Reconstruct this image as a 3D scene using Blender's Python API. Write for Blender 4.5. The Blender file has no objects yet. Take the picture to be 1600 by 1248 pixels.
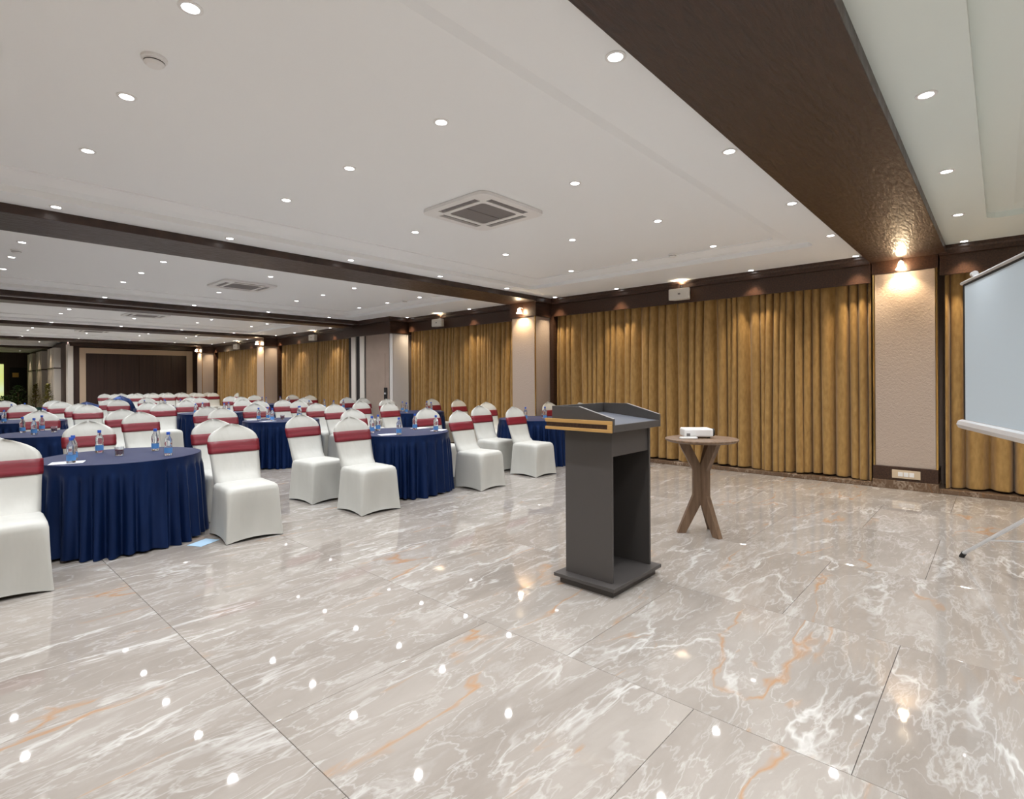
import bpy, bmesh, math, random
from mathutils import Vector, Matrix
random.seed(7)
PI = math.pi
S = bpy.context.scene
C = S.collection

# ------------------------------------------------------------------ camera, world, exposure
YAW, FPX, HOR, ROLL, EYE = math.radians(42.29), 841.236, -29.473, math.radians(-0.339), 1.35
cd = bpy.data.cameras.new('camera')
cam = bpy.data.objects.new('camera', cd); C.objects.link(cam)
cd.sensor_width = 36.0; cd.lens = FPX/1600*36; cd.shift_y = HOR/1600
cd.clip_start = 0.05; cd.clip_end = 200
cam.matrix_world = (Matrix.Translation((0, 0, EYE)) @ Matrix.Rotation(YAW-PI/2, 4, 'Z')
                    @ Matrix.Rotation(PI/2, 4, 'X') @ Matrix.Rotation(ROLL, 4, 'Z'))
S.camera = cam
w = bpy.data.worlds.new('world'); S.world = w; w.use_nodes = True
w.node_tree.nodes['Background'].inputs[0].default_value = (0.8, 0.85, 1, 1)
w.node_tree.nodes['Background'].inputs[1].default_value = 0.05
S.view_settings.view_transform = 'Standard'; S.view_settings.look = 'None'
S.view_settings.gamma = 1.0; S.view_settings.use_curve_mapping = False
S.view_settings.exposure = 0.06
SPOT_W = 70.0        # one ceiling downlight
LENS_E = 14.0        # glow of its lens

def pix_x(p):        # order across the view, used only to word the labels
    z = p[0]*math.cos(YAW)+p[1]*math.sin(YAW); u = p[0]*math.sin(YAW)-p[1]*math.cos(YAW)
    return 800+FPX*u/z

# ------------------------------------------------------------------ materials
def mat(name, col, rough=0.5, metal=0.0, **kw):
    m = bpy.data.materials.new(name); m.use_nodes = True
    b = m.node_tree.nodes['Principled BSDF']
    b.inputs['Base Color'].default_value = (*col, 1); b.inputs['Roughness'].default_value = rough
    b.inputs['Metallic'].default_value = metal
    for k, v in kw.items():
        b.inputs[k.replace('_', ' ')].default_value = v
    return m
def nd(m, t, **kw):
    n = m.node_tree.nodes.new(t)
    for k, v in kw.items(): setattr(n, k, v)
    return n
def lk(m, a, b): m.node_tree.links.new(a, b)
def bsdf(m): return m.node_tree.nodes['Principled BSDF']
def ramp(m, pts):
    r = nd(m, 'ShaderNodeValToRGB'); e = r.color_ramp.elements
    while len(e) < len(pts): e.new(0.5)
    for el, (p, c) in zip(e, pts): el.position = p; el.color = (*c, 1)
    return r
def add_noise(m, c1, c2, scale=(5, 5, 5), detail=4, bump=0.0, bscale=None, coord='Object', rough=None, dist=0.01):
    tc = nd(m, 'ShaderNodeTexCoord'); mp = nd(m, 'ShaderNodeMapping'); mp.inputs['Scale'].default_value = scale
    lk(m, tc.outputs[coord], mp.inputs['Vector'])
    n = nd(m, 'ShaderNodeTexNoise'); n.inputs['Scale'].default_value = 1; n.inputs['Detail'].default_value = detail
    lk(m, mp.outputs[0], n.inputs['Vector'])
    r = ramp(m, [(0.3, c1), (0.7, c2)]); lk(m, n.outputs[0], r.inputs[0]); lk(m, r.outputs[0], bsdf(m).inputs['Base Color'])
    if bump:
        bp = nd(m, 'ShaderNodeBump'); bp.inputs['Strength'].default_value = bump; bp.inputs['Distance'].default_value = dist
        lk(m, n.outputs[0], bp.inputs['Height']); lk(m, bp.outputs[0], bsdf(m).inputs['Normal'])
    if rough:
        r2 = ramp(m, [(0.3, (rough[0],)*3), (0.7, (rough[1],)*3)]); lk(m, n.outputs[0], r2.inputs[0]); lk(m, r2.outputs[0], bsdf(m).inputs['Roughness'])
    return m

M = {}
M['ceil'] = mat('ceiling_white', (0.93, 0.95, 0.965), 0.7)
M['ceilm'] = mat('ceiling_mint', (0.80, 0.87, 0.84), 0.7)
M['wood'] = add_noise(mat('dark_wood', (0.05, 0.025, 0.015), 0.32), (0.022, 0.010, 0.007), (0.070, 0.033, 0.019), (6, 60, 60), 5, 0.12, rough=(0.28, 0.42))
M['beamw'] = add_noise(mat('beam_veneer', (0.07, 0.035, 0.02), 0.4), (0.030, 0.017, 0.013), (0.062, 0.034, 0.024), (9, 40, 9), 6, 0.35, rough=(0.30, 0.45), dist=0.02)
M['black'] = mat('matt_black', (0.008, 0.008, 0.009), 0.6)
M['grout'] = mat('grout', (0.14, 0.12, 0.105), 0.8)
M['dark'] = mat('dark_gap', (0.012, 0.010, 0.010), 0.7)
M['brass'] = mat('brass', (0.75, 0.52, 0.20), 0.15, 1.0)
M['white'] = mat('white_plastic', (0.85, 0.85, 0.85), 0.35)
M['offwhite'] = mat('offwhite_plastic', (0.74, 0.72, 0.68), 0.4)
M['cover'] = add_noise(mat('stretch_cover', (0.76, 0.74, 0.69), 0.55), (0.53, 0.535, 0.505), (0.58, 0.585, 0.555), (7, 7, 2.2), 3, 0.30, dist=0.02)
M['sash'] = add_noise(mat('maroon_satin', (0.19, 0.012, 0.024), 0.35), (0.155, 0.009, 0.018), (0.24, 0.018, 0.034), (2, 2, 40), 3, 0.25)
M['navy'] = add_noise(mat('navy_satin', (0.006, 0.018, 0.075), 0.3), (0.005, 0.019, 0.080), (0.010, 0.031, 0.122), (8, 8, 2), 3, 0.05)
bsdf(M['navy']).inputs['Metallic'].default_value = 0.55; bsdf(M['navy']).inputs['Specular IOR Level'].default_value = 0.3; bsdf(M['navy']).inputs['Roughness'].default_value = 0.34
M['navytop'] = mat('navy_cloth', (0.010, 0.017, 0.070), 0.6)
M['gold'] = add_noise(mat('gold_drape', (0.30, 0.17, 0.05), 0.5), (0.30, 0.170, 0.047), (0.43, 0.262, 0.085), (30, 30, 10), 5, 0.25, dist=0.004)
bsdf(M['gold']).inputs['Sheen Weight'].default_value = 0.25
M['grey'] = mat('lectern_grey', (0.068, 0.062, 0.060), 0.42)
M['desk'] = mat('lectern_desk', (0.13, 0.14, 0.17), 0.35)
M['edge'] = mat('pale_edge', (0.35, 0.34, 0.33), 0.4)
M['goldtrim'] = mat('gold_trim', (0.62, 0.38, 0.14), 0.35, 0.35)
M['oak'] = add_noise(mat('brown_oak', (0.2, 0.12, 0.07), 0.5), (0.120, 0.070, 0.040), (0.215, 0.135, 0.082), (40, 40, 4), 4, 0.05)
M['screen'] = mat('screen_fabric', (0.52, 0.60, 0.66), 0.8)
M['alu'] = mat('pale_aluminium', (0.75, 0.77, 0.80), 0.3, 0.4)
M['grille'] = add_noise(mat('ac_grille', (0.36, 0.33, 0.34), 0.6), (0.17, 0.155, 0.155), (0.25, 0.23, 0.23), (1, 160, 1), 1)
M['cap'] = mat('blue_cap', (0.02, 0.09, 0.48), 0.35)
M['blabel'] = mat('blue_label', (0.10, 0.30, 0.68), 0.4)
M['bottle'] = mat('clear_plastic', (0.93, 0.96, 1.0), 0.06, IOR=1.25, Transmission_Weight=0.92)
M['glass'] = mat('red_glass', (0.22, 0.02, 0.06), 0.1, Transmission_Weight=0.4)
M['paper'] = mat('paper', (0.78, 0.80, 0.86), 0.7)
M['bluepaper'] = mat('light_blue_paper', (0.42, 0.62, 0.82), 0.7)
M['plate'] = mat('cream_plate', (0.62, 0.50, 0.36), 0.4)
M['beige'] = add_noise(mat('beige_panel', (0.36, 0.28, 0.23), 0.6), (0.34, 0.265, 0.215), (0.39, 0.30, 0.25), (3, 3, 3))
M['pleat'] = mat('white_pleat', (0.72, 0.69, 0.67), 0.6)
M['cream'] = mat('cream_panel', (0.60, 0.46, 0.33), 0.6)
M['pale'] = mat('pale_plaster', (0.72, 0.67, 0.61), 0.6)
M['browns'] = add_noise(mat('brown_panelling', (0.04, 0.02, 0.015), 0.45), (0.030, 0.015, 0.012), (0.052, 0.026, 0.019), (14, 14, 0.5), 3)
M['leaf'] = mat('leaf_green', (0.05, 0.16, 0.03), 0.5)
M['leafy'] = mat('leaf_olive', (0.22, 0.20, 0.04), 0.5)
M['yellow'] = mat('yellow_pot', (0.75, 0.55, 0.02), 0.4)
M['teal'] = mat('teal_pot', (0.10, 0.30, 0.28), 0.4)
M['poster'] = add_noise(mat('poster_print', (0.7, 0.75, 0.2), 0.5), (0.70, 0.72, 0.10), (0.72, 0.86, 0.62), (0.1, 0.1, 1.3), 1)
bsdf(M['poster']).inputs['Emission Strength'].default_value = 0.9
M['poster'].node_tree.links.new(bsdf(M['poster']).inputs['Base Color'].links[0].from_socket, bsdf(M['poster']).inputs['Emission Color'])
M['plaque'] = mat('gold_plaque', (0.70, 0.45, 0.12), 0.4, 0.3)
# wallpaper: woven diagonal relief
m = M['paperwall'] = mat('wallpaper', (0.46, 0.375, 0.315), 0.55)
tc = nd(m, 'ShaderNodeTexCoord'); mp = nd(m, 'ShaderNodeMapping'); mp.inputs['Rotation'].default_value = (0.8, 0, 0.6); mp.inputs['Scale'].default_value = (34, 34, 34)
lk(m, tc.outputs['Object'], mp.inputs['Vector'])
n = nd(m, 'ShaderNodeTexNoise'); n.inputs['Scale'].default_value = 1.2; n.inputs['Detail'].default_value = 3; n.inputs['Distortion'].default_value = 1.0
lk(m, mp.outputs[0], n.inputs['Vector'])
bp = nd(m, 'ShaderNodeBump'); bp.inputs['Strength'].default_value = 0.45; bp.inputs['Distance'].default_value = 0.012
lk(m, n.outputs[0], bp.inputs['Height']); lk(m, bp.outputs[0], bsdf(m).inputs['Normal'])
# marble
def marble(name, base1, base2, vein, rust, rough):
    m = mat(name, base1, rough)
    g = nd(m, 'ShaderNodeNewGeometry'); oi = nd(m, 'ShaderNodeObjectInfo')
    sc = nd(m, 'ShaderNodeVectorMath', operation='SCALE'); sc.inputs[0].default_value = (17.0, 31.0, 5.0)
    lk(m, oi.outputs['Random'], sc.inputs['Scale'])
    ad = nd(m, 'ShaderNodeVectorMath', operation='ADD'); lk(m, g.outputs['Position'], ad.inputs[0]); lk(m, sc.outputs[0], ad.inputs[1])
    mp = nd(m, 'ShaderNodeMapping'); mp.inputs['Rotation'].default_value = (0, 0, math.radians(24)); mp.inputs['Scale'].default_value = (0.55, 1.7, 1)
    lk(m, ad.outputs[0], mp.inputs['Vector'])
    # warp
    nw = nd(m, 'ShaderNodeTexNoise'); nw.inputs['Scale'].default_value = 1.6; nw.inputs['Detail'].default_value = 5
    lk(m, mp.outputs[0], nw.inputs['Vector'])
    ws = nd(m, 'ShaderNodeVectorMath', operation='SCALE'); ws.inputs['Scale'].default_value = 0.55
    lk(m, nw.outputs['Color'], ws.inputs[0])
    wa = nd(m, 'ShaderNodeVectorMath', operation='ADD'); lk(m, mp.outputs[0], wa.inputs[0]); lk(m, ws.outputs[0], wa.inputs[1])
    def cracks(scale, w, det=5):
        v = nd(m, 'ShaderNodeTexNoise'); v.inputs['Scale'].default_value = scale; v.inputs['Detail'].default_value = det; v.inputs['Roughness'].default_value = 0.55
        lk(m, wa.outputs[0], v.inputs['Vector'])
        r = ramp(m, [(0.5-w, (0, 0, 0)), (0.5, (1, 1, 1)), (0.5+w, (0, 0, 0))]); lk(m, v.outputs[0], r.inputs[0]); return r.outputs[0]
    n1 = nd(m, 'ShaderNodeTexNoise'); n1.inputs['Scale'].default_value = 1.3; n1.inputs['Detail'].default_value = 8; n1.inputs['Roughness'].default_value = 0.65
    lk(m, wa.outputs[0], n1.inputs['Vector'])
    rb = ramp(m, [(0.32, base1), (0.66, base2)]); lk(m, n1.outputs[0], rb.inputs[0])
    n2 = nd(m, 'ShaderNodeTexNoise'); n2.inputs['Scale'].default_value = 2.1; n2.inputs['Detail'].default_value = 3
    lk(m, mp.outputs[0], n2.inputs['Vector'])
    def mul(a, b):
        x = nd(m, 'ShaderNodeMath', operation='MULTIPLY'); lk(m, a, x.inputs[0])
        if isinstance(b, float): x.inputs[1].default_value = b
        else: lk(m, b, x.inputs[1])
        return x.outputs[0]
    msk = ramp(m, [(0.38, (0, 0, 0)), (0.62, (1, 1, 1))]); lk(m, n2.outputs[0], msk.inputs[0])
    def mix(fac, a, col):
        x = nd(m, 'ShaderNodeMix', data_type='RGBA'); lk(m, fac, x.inputs['Factor']); lk(m, a, x.inputs[6]); x.inputs[7].default_value = (*col, 1); return x.outputs[2]
    c = mix(mul(mul(cracks(1.15, 0.016), msk.outputs[0]), 0.85), rb.outputs[0], vein)
    c = mix(mul(cracks(2.6, 0.016, 6), 0.36), c, vein)
    c = mix(mul(cracks(5.5, 0.018, 4), 0.24), c, vein)
    # veil of pale mineral
    n3 = nd(m, 'ShaderNodeTexNoise'); n3.inputs['Scale'].default_value = 3.4; n3.inputs['Detail'].default_value = 9; n3.inputs['Roughness'].default_value = 0.7
    lk(m, wa.outputs[0], n3.inputs['Vector'])
    r3 = ramp(m, [(0.55, (0, 0, 0)), (0.75, (1, 1, 1))]); lk(m, n3.outputs[0], r3.inputs[0])
    c = mix(mul(r3.outputs[0], 0.5), c, vein)
    # rust veins: thin ridge of a noise, only here and there
    n4 = nd(m, 'ShaderNodeTexNoise'); n4.inputs['Scale'].default_value = 0.9; n4.inputs['Detail'].default_value = 4
    lk(m, wa.outputs[0], n4.inputs['Vector'])
    r4 = ramp(m, [(0.488, (0, 0, 0)), (0.5, (1, 1, 1)), (0.512, (0, 0, 0))]); lk(m, n4.outputs[0], r4.inputs[0])
    msk2 = ramp(m, [(0.50, (0, 0, 0)), (0.60, (1, 1, 1))]); lk(m, n1.outputs[0], msk2.inputs[0])
    c = mix(mul(mul(r4.outputs[0], msk2.outputs[0]), 0.8), c, rust)
    lk(m, c, bsdf(m).inputs['Base Color'])
    return m
M['marble'] = marble('taupe_marble', (0.268, 0.238, 0.212), (0.370, 0.338, 0.308), (0.60, 0.592, 0.575), (0.42, 0.23, 0.11), 0.03)
M['marbleb'] = marble('brown_marble', (0.11, 0.065, 0.04), (0.17, 0.11, 0.07), (0.45, 0.36, 0.28), (0.2, 0.1, 0.04), 0.12)
def emit(name, col, s):
    m = bpy.data.materials.new(name); m.use_nodes = True; t = m.node_tree; t.nodes.clear()
    e = t.nodes.new('ShaderNodeEmission'); e.inputs[0].default_value = (*col, 1); e.inputs[1].default_value = s
    o = t.nodes.new('ShaderNodeOutputMaterial'); t.links.new(e.outputs[0], o.inputs[0]); return m
M['lens'] = emit('downlight_lens', (1, 0.98, 0.96), LENS_E)
M['warm'] = emit('warm_lamp_glass', (1, 0.78, 0.50), 70.0)

# ------------------------------------------------------------------ mesh helpers
class MB:
    def __init__(s): s.v = []; s.f = []
    def add(s, v, f):
        o = len(s.v); s.v += [tuple(p) for p in v]; s.f += [tuple(i+o for i in q) for q in f]; return s
    def box(s, a, b):
        x0, y0, z0 = a; x1, y1, z1 = b
        return s.add([(x0, y0, z0), (x1, y0, z0), (x1, y1, z0), (x0, y1, z0), (x0, y0, z1), (x1, y0, z1), (x1, y1, z1), (x0, y1, z1)],
                     [(0, 3, 2, 1), (4, 5, 6, 7), (0, 1, 5, 4), (1, 2, 6, 5), (2, 3, 7, 6), (3, 0, 4, 7)])
    def rings(s, rings, cap0=True, cap1=True, closed=True):
        n = len(rings[0]); v = [p for r in rings for p in r]; f = []
        for i in range(len(rings)-1):
            for j in range(n if closed else n-1):
                a = i*n+j; b = i*n+(j+1) % n; f.append((a, b, b+n, a+n))
        if cap0: f.append(tuple(range(n))[::-1])
        if cap1: f.append(tuple((len(rings)-1)*n+j for j in range(n)))
        return s.add(v, f)
    def lathe(s, prof, n=16, c=(0, 0, 0), cap0=True, cap1=True):
        return s.rings([[(c[0]+r*math.cos(2*PI*j/n), c[1]+r*math.sin(2*PI*j/n), c[2]+z) for j in range(n)] for r, z in prof], cap0, cap1)
    def tube(s, p, q, r, n=10, r2=None):
        p = Vector(p); q = Vector(q); d = (q-p).normalized(); a = d.orthogonal().normalized(); b = d.cross(a)
        r2 = r if r2 is None else r2
        return s.rings([[tuple(o+rr*(math.cos(t)*a+math.sin(t)*b)) for t in [2*PI*j/n for j in range(n)]] for o, rr in ((p, r), (q, r2))])
    def prism(s, poly, z0, z1, f=None):      # polygon in xy extruded; f maps (u,v,w) to xyz
        f = f or (lambda u, v, w: (u, v, w)); n = len(poly)
        return s.rings([[f(u, v, z0) for u, v in poly], [f(u, v, z1) for u, v in poly]])
    def mesh(s, name, m, smooth=False, bevel=0.0, seg=2):
        me = bpy.data.meshes.new(name); me.from_pydata(s.v, [], s.f); me.materials.append(m)
        bm = bmesh.new(); bm.from_mesh(me)
        bmesh.ops.remove_doubles(bm, verts=bm.verts, dist=1e-5)
        bmesh.ops.recalc_face_normals(bm, faces=bm.faces)
        if bevel:
            es = [e for e in bm.edges if len(e.link_faces) == 2 and e.calc_face_angle(0) > 0.6]
            bmesh.ops.bevel(bm, geom=es, offset=bevel, segments=seg, affect='EDGES', profile=0.5, clamp_overlap=True)
        bm.to_mesh(me); bm.free()
        if smooth:
            for p in me.polygons: p.use_smooth = True
            if smooth != 'all':
                try: me.set_sharp_from_angle(angle=math.radians(40))
                except Exception: pass
        return me
    def obj(s, name, m, parent=None, smooth=False, bevel=0.0, seg=2):
        return link(name, s.mesh(name, m, smooth, bevel, seg), parent)
def link(name, me, parent=None, loc=None, rz=0):
    o = bpy.data.objects.new(name, me); C.objects.link(o); o.parent = parent
    if loc is not None: o.location = loc
    if rz: o.rotation_euler = (0, 0, rz)
    return o
def tag(o, label, cat, group=None):
    o['label'] = label; o['category'] = cat
    if group: o['group'] = group
    return o
def thing(name, label, cat, loc=(0, 0, 0), rz=0, group=None):
    return tag(link(name, None, None, loc, rz), label, cat, group)
def struct(o): o['kind'] = 'structure'; return o
def sbox(name, a, b, m, parent=None, bevel=0.0):
    o = MB().box(a, b).obj(name, m, parent, bevel=bevel)
    return o if parent else struct(o)
ORD = ['first', 'second', 'third', 'fourth', 'fifth', 'sixth', 'seventh', 'eighth', 'ninth', 'tenth', 'eleventh', 'twelfth', 'thirteenth', 'fourteenth']

# ------------------------------------------------------------------ the shell of the hall
P = 5.765                                   # bay pitch
XL, XW, YB, YF, YE = -2.16, 8.0, -5.3, 25.4, 36.0   # outer wall, curtain line, back wall, far panel wall, end of lobby
XC = 3.70                                   # lobby side of the far block
HC, HT, HB = 2.88, 2.985, 2.80              # perimeter ceiling, tray ceiling, beam soffit
def yb(k): return 0.47+P*k

base = struct(MB().box((XL-0.3, YB-0.3, -0.12), (8.9, YE+0.3, -0.012)).obj('floor', M['grout']))
cols = [-1.47+1.2*i for i in range(9)]
tile_me = {}
def tile(x0, x1, y0, y1):
    key = (round(x1-x0, 3), round(y1-y0, 3))
    if key not in tile_me:
        w_, d_ = key; g = 0.001
        tile_me[key] = MB().rings([[(g, g, -0.012), (w_-g, g, -0.012), (w_-g, d_-g, -0.012), (g, d_-g, -0.012)],
                                   [(g, g, -0.001), (w_-g, g, -0.001), (w_-g, d_-g, -0.001), (g, d_-g, -0.001)],
                                   [(g+.001, g+.001, 0), (w_-g-.001, g+.001, 0), (w_-g-.001, d_-g-.001, 0), (g+.001, d_-g-.001, 0)]]).mesh('tile', M['marble'])
    link('tile', tile_me[key], base, (x0, y0, 0))
for i, x0 in enumerate([XL]+cols):
    x1 = cols[i] if i < len(cols) else 8.13
    if x0 >= 8.1: break
    ph = 0.385 if i % 2 == 0 else 0.94
    yend = YE if x1 <= 3.5 else (YF if x0 >= 3.2 else YE)
    y = ph-1.2*6
    while y < yend:
        a, b = max(y, YB), min(y+1.2, yend)
        if b-a > 0.05: tile(x0, x1, a, b)
        y += 1.2

# ceiling: one stepped tray per bay
def ceiling_bay(k, m):
    y0, y1 = yb(k)+0.75, yb(k+1)
    steps = [(0, 0, HC), (1.08, 0.37, HC), (1.08, 0.37, HC+0.055), (1.20, 0.56, HC+0.055), (1.30, 0.68, HT-0.012), (1.34, 0.72, HT-0.012), (1.34, 0.72, HT)]
    rings = []
    for dx, dy, z in steps:
        ax, bx, ay, by = XL+dx, XW+0.02-dx, y0+dy, y1-dy; r = 0.0 if dx == 0 else 0.10
        if r == 0: ring = [(ax, ay), (bx, ay), (bx, by), (ax, by)]; ring = [q for q in ring for _ in range(5)]
        else:
            ring = []
            for cx_, cy_, a0 in ((ax+r, ay+r, PI), (bx-r, ay+r, 1.5*PI), (bx-r, by-r, 0), (ax+r, by-r, PI/2)):
                ring += [(cx_+r*math.cos(a0+PI/8*t), cy_+r*math.sin(a0+PI/8*t)) for t in range(5)]
        rings.append([(x, y, z) for x, y in ring])
    mb = MB().rings(rings, False, True)
    o = mb.obj('ceiling', m); return struct(o)
for k in range(-1, 5): ceiling_bay(k, M['ceilm'] if k == -1 else M['ceil'])
sbox('ceiling', (XL-0.2, YB-0.2, 3.05), (8.9, YE+0.2, 3.15), M['ceil'])
sbox('ceiling', (XL, yb(5)+0.75, HC), (XC+4.6, YE, HC+0.05), M['ceil'])
for k in range(-1, 6):
    b = struct(MB().box((XL, yb(k), HB), (XW+0.02, yb(k)+0.75, 3.04)).obj('beam', M['beamw'], bevel=0.004))
    if k == 2:
        sbox('partition_track', (XL, yb(k)+0.16, 2.735), (7.40, yb(k)+0.62, HB), M['wood'], b)
        sbox('track_line', (XL, yb(k)+0.150, HB-0.012), (7.40, yb(k)+0.158, HB), M['alu'], b)
# outer walls
sbox('wall_back', (XL-0.2, YB-0.2, 0), (8.7, YB, 3.05), M['cream'])
sbox('wall_left', (XL-0.2, YB-0.2, 0), (XL, YE+0.2, 3.05), M['cream'])
wr = sbox('wall_right', (8.45, YB, 0), (8.65, YF+0.2, 3.05), M['beige'])
# kerb of brown marble under the curtains
sbox('trim_1', (XW+0.012, YB, 0), (8.45, YF, 0.055), M['marbleb'], None, 0.006)

# cornice and pelmet, bay by bay
tn = [2]
def trim(a, b, m, bevel=0.004):
    o = sbox('trim_%d' % tn[0], a, b, m, None, bevel); tn[0] += 1; return o
def pelmet(y0, y1):
    o = struct(link('trim_%d' % tn[0], None)); tn[0] += 1
    MB().prism([(XW-0.055, HC), (XW-0.055, HC-0.035), (XW-0.035, HC-0.055), (XW-0.035, HC-0.105), (XW+0.02, HC-0.115), (XW+0.03, HC)], y0, y1, lambda u, v, w: (u, w, v)).obj('cornice', M['wood'], o)
    MB().box((XW, y0, 2.545), (XW+0.03, y1, HC-0.11)).obj('pelmet_board', M['wood'], o, bevel=0.003)
    MB().box((XW+0.03, y0, 2.75), (8.45, y1, 2.79)).obj('pelmet_top', M['wood'], o)
segs = [(YB, 0.53), (1.21, 6.30), (6.90, 10.66), (12.82, 17.82), (18.44, 23.58), (24.2, YF)]
for a, b in segs: pelmet(a, b)

# pillar beside the screen (nearly flush with the pelmet)
p1 = struct(link('pillar', None))
MB().box((8.035, 0.575, 0.27), (8.45, 1.17, 2.645)).obj('wallpaper_face', M['paperwall'], p1, bevel=0.004)
MB().box((8.02, 0.545, 2.645), (8.45, 1.20, HB)).obj('header', M['wood'], p1)
MB().box((8.015, 0.555, 0.105), (8.45, 1.195, 0.27)).obj('skirting', M['wood'], p1, bevel=0.003)
MB().box((8.00, 0.550, 0.0), (8.45, 1.20, 0.105)).obj('marble_plinth', M['marbleb'], p1, bevel=0.003)
for yy in (0.553, 1.175):
    MB().box((8.03, yy, 0.27), (8.07, yy+0.018, 2.645)).obj('brass_strip', M['brass'], p1)
# wrapped pillars that stand out of the curtain wall
def pillar(k):
    y0 = yb(k)+0.08; y1 = y0+0.57; x0 = 7.58
    o = struct(link('pillar', None))
    MB().box((x0, y0, 0.27), (8.45, y1, 2.53)).obj('wallpaper_face', M['paperwall'], o, bevel=0.006)
    MB().box((x0-0.03, y0-0.04, 2.53), (8.45, y1+0.03, HB)).obj('header', M['wood'], o, bevel=0.004)
    MB().box((x0-0.015, y0-0.015, 0.105), (8.45, y1+0.015, 0.27)).obj('skirting', M['wood'], o, bevel=0.003)
    MB().box((x0-0.03, y0-0.03, 0.0), (8.45, y1+0.03, 0.105)).obj('marble_plinth', M['marbleb'], o, bevel=0.003)
    MB().box((x0-0.006, y0-0.006, 0.27), (x0+0.012, y0+0.012, 2.53)).obj('brass_strip', M['brass'], o)
    MB().box((x0-0.07, y0-0.09, HC-0.10), (8.02, y0-0.02, HC)).obj('cornice_return', M['wood'], o, bevel=0.01)
    MB().box((7.99, y0-0.10, 0.06), (8.30, y0-0.02, 2.55)).obj('dark_reveal', M['wood'], o)
for k in (1, 3, 4): pillar(k)
# folded partition stack in front of the second beam
ps = struct(link('wall_partition', None))
MB().box((7.54, 10.80, 0.02), (8.45, 11.82, 2.50)).obj('stack_body', M['beige'], ps, bevel=0.004)
MB().box((7.532, 10.98, 0.05), (7.542, 11.60, 2.02)).obj('pass_door', M['beige'], ps, bevel=0.004)
MB().box((7.520, 10.90, 0.92), (7.542, 11.02, 1.20)).obj('latch_box', M['black'], ps, bevel=0.004)
MB().box((7.505, 10.93, 1.04), (7.522, 10.99, 1.08)).obj('latch', M['alu'], ps, bevel=0.003)
zz = MB(); n = 8; poly = []
for i in range(n*2+1): poly.append((7.54+0.52*i/(n*2), 10.795-(0.075 if i % 2 else 0.0)))
poly += [(8.06, 10.82), (7.54, 10.82)]
zz.prism(poly, 0.02, 2.49).obj('pleated_face', M['pleat'], ps)
for i, (a, b, mm, xx) in enumerate([(11.83, 11.92, 'dark', 7.58), (11.92, 12.12, 'pale', 7.55), (12.12, 12.32, 'dark', 7.58), (12.32, 12.52, 'pale', 7.55), (12.52, 12.82, 'dark', 7.66)]):
    MB().box((xx, a, 0.0), (8.45, b, 2.52)).obj('jamb', M[mm], ps, bevel=0.003)
MB().box((7.50, 10.72, 2.50), (8.45, 12.82, 2.80)).obj('header', M['wood'], ps, bevel=0.006)
MB().box((7.43, 10.64, 2.78), (8.10, 12.01, 2.885)).obj('cornice_return', M['wood'], ps, bevel=0.01)

# far panelled wall and the lobby beside it
wf = struct(link('wall_far', None))
MB().box((XC, YF, 0), (8.5, YF+0.25, 2.9)).obj('backing', M['browns'], wf)
MB().box((3.99, YF-0.04, 0), (4.18, YF, 2.67)).obj('cream_frame', M['cream'], wf, bevel=0.004)
MB().box((7.55, YF-0.04, 0), (7.77, YF, 2.67)).obj('cream_frame', M['cream'], wf, bevel=0.004)
MB().box((4.18, YF-0.04, 2.47), (7.55, YF, 2.67)).obj('cream_frame', M['cream'], wf, bevel=0.004)
for i in range(6):
    a = 4.18+i*(3.37/6)
    MB().box((a+0.004, YF-0.022, 0), (a+3.37/6-0.004, YF, 2.47)).obj('panel', M['browns'], wf, bevel=0.003)
MB().box((XC-0.06, YF-0.10, 0), (XC+0.10, YF+0.25, 2.78)).obj('pale_corner_post', M['pale'], wf, bevel=0.006)
MB().box((XC, YF-0.12, 2.72), (8.0, YF, 2.80)).obj('cornice', M['wood'], wf)
wl = struct(link('wall_lobby', None))
MB().box((XC, YF+0.25, 0), (XC+0.3, YE, 2.9)).obj('backing', M['browns'], wl)
for yy in (27.2, 30.4, 33.2):
    for dy in (0.0, 0.62, 1.24):
        MB().box((XC-0.20, yy+dy, 0.1), (XC+0.01, yy+dy+0.42, 2.74)).obj('pilaster', M['pale'], wl, bevel=0.01)
        MB().box((XC-0.215, yy+dy-0.01, 1.92), (XC+0.01, yy+dy+0.43, 1.96)).obj('pilaster_band', M['wood'], wl)
we = sbox('wall_end', (XL, YE, 0), (XC+0.3, YE+0.2, 3.05), M['browns'])
d1 = struct(link('door_1', None))
MB().box((2.95, YE-0.06, 0), (3.56, YE, 2.14)).obj('door_leaf', M['black'], d1, bevel=0.01)
MB().box((2.89, YE-0.04, 0), (2.95, YE, 2.20)).obj('door_frame', M['wood'], d1)
MB().box((3.56, YE-0.04, 0), (3.62, YE, 2.20)).obj('door_frame', M['wood'], d1)
MB().box((3.05, YE-0.075, 1.66), (3.28, YE-0.06, 1.88)).obj('door_plaque', M['plaque'], d1, bevel=0.004)
po = MB().box((1.95, YE-0.05, 0.55), (2.74, YE-0.005, 2.30)).obj('poster', M['poster'], bevel=0.004)
tag(po, 'yellow and green backlit poster at the end of the lobby', 'poster')

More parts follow.
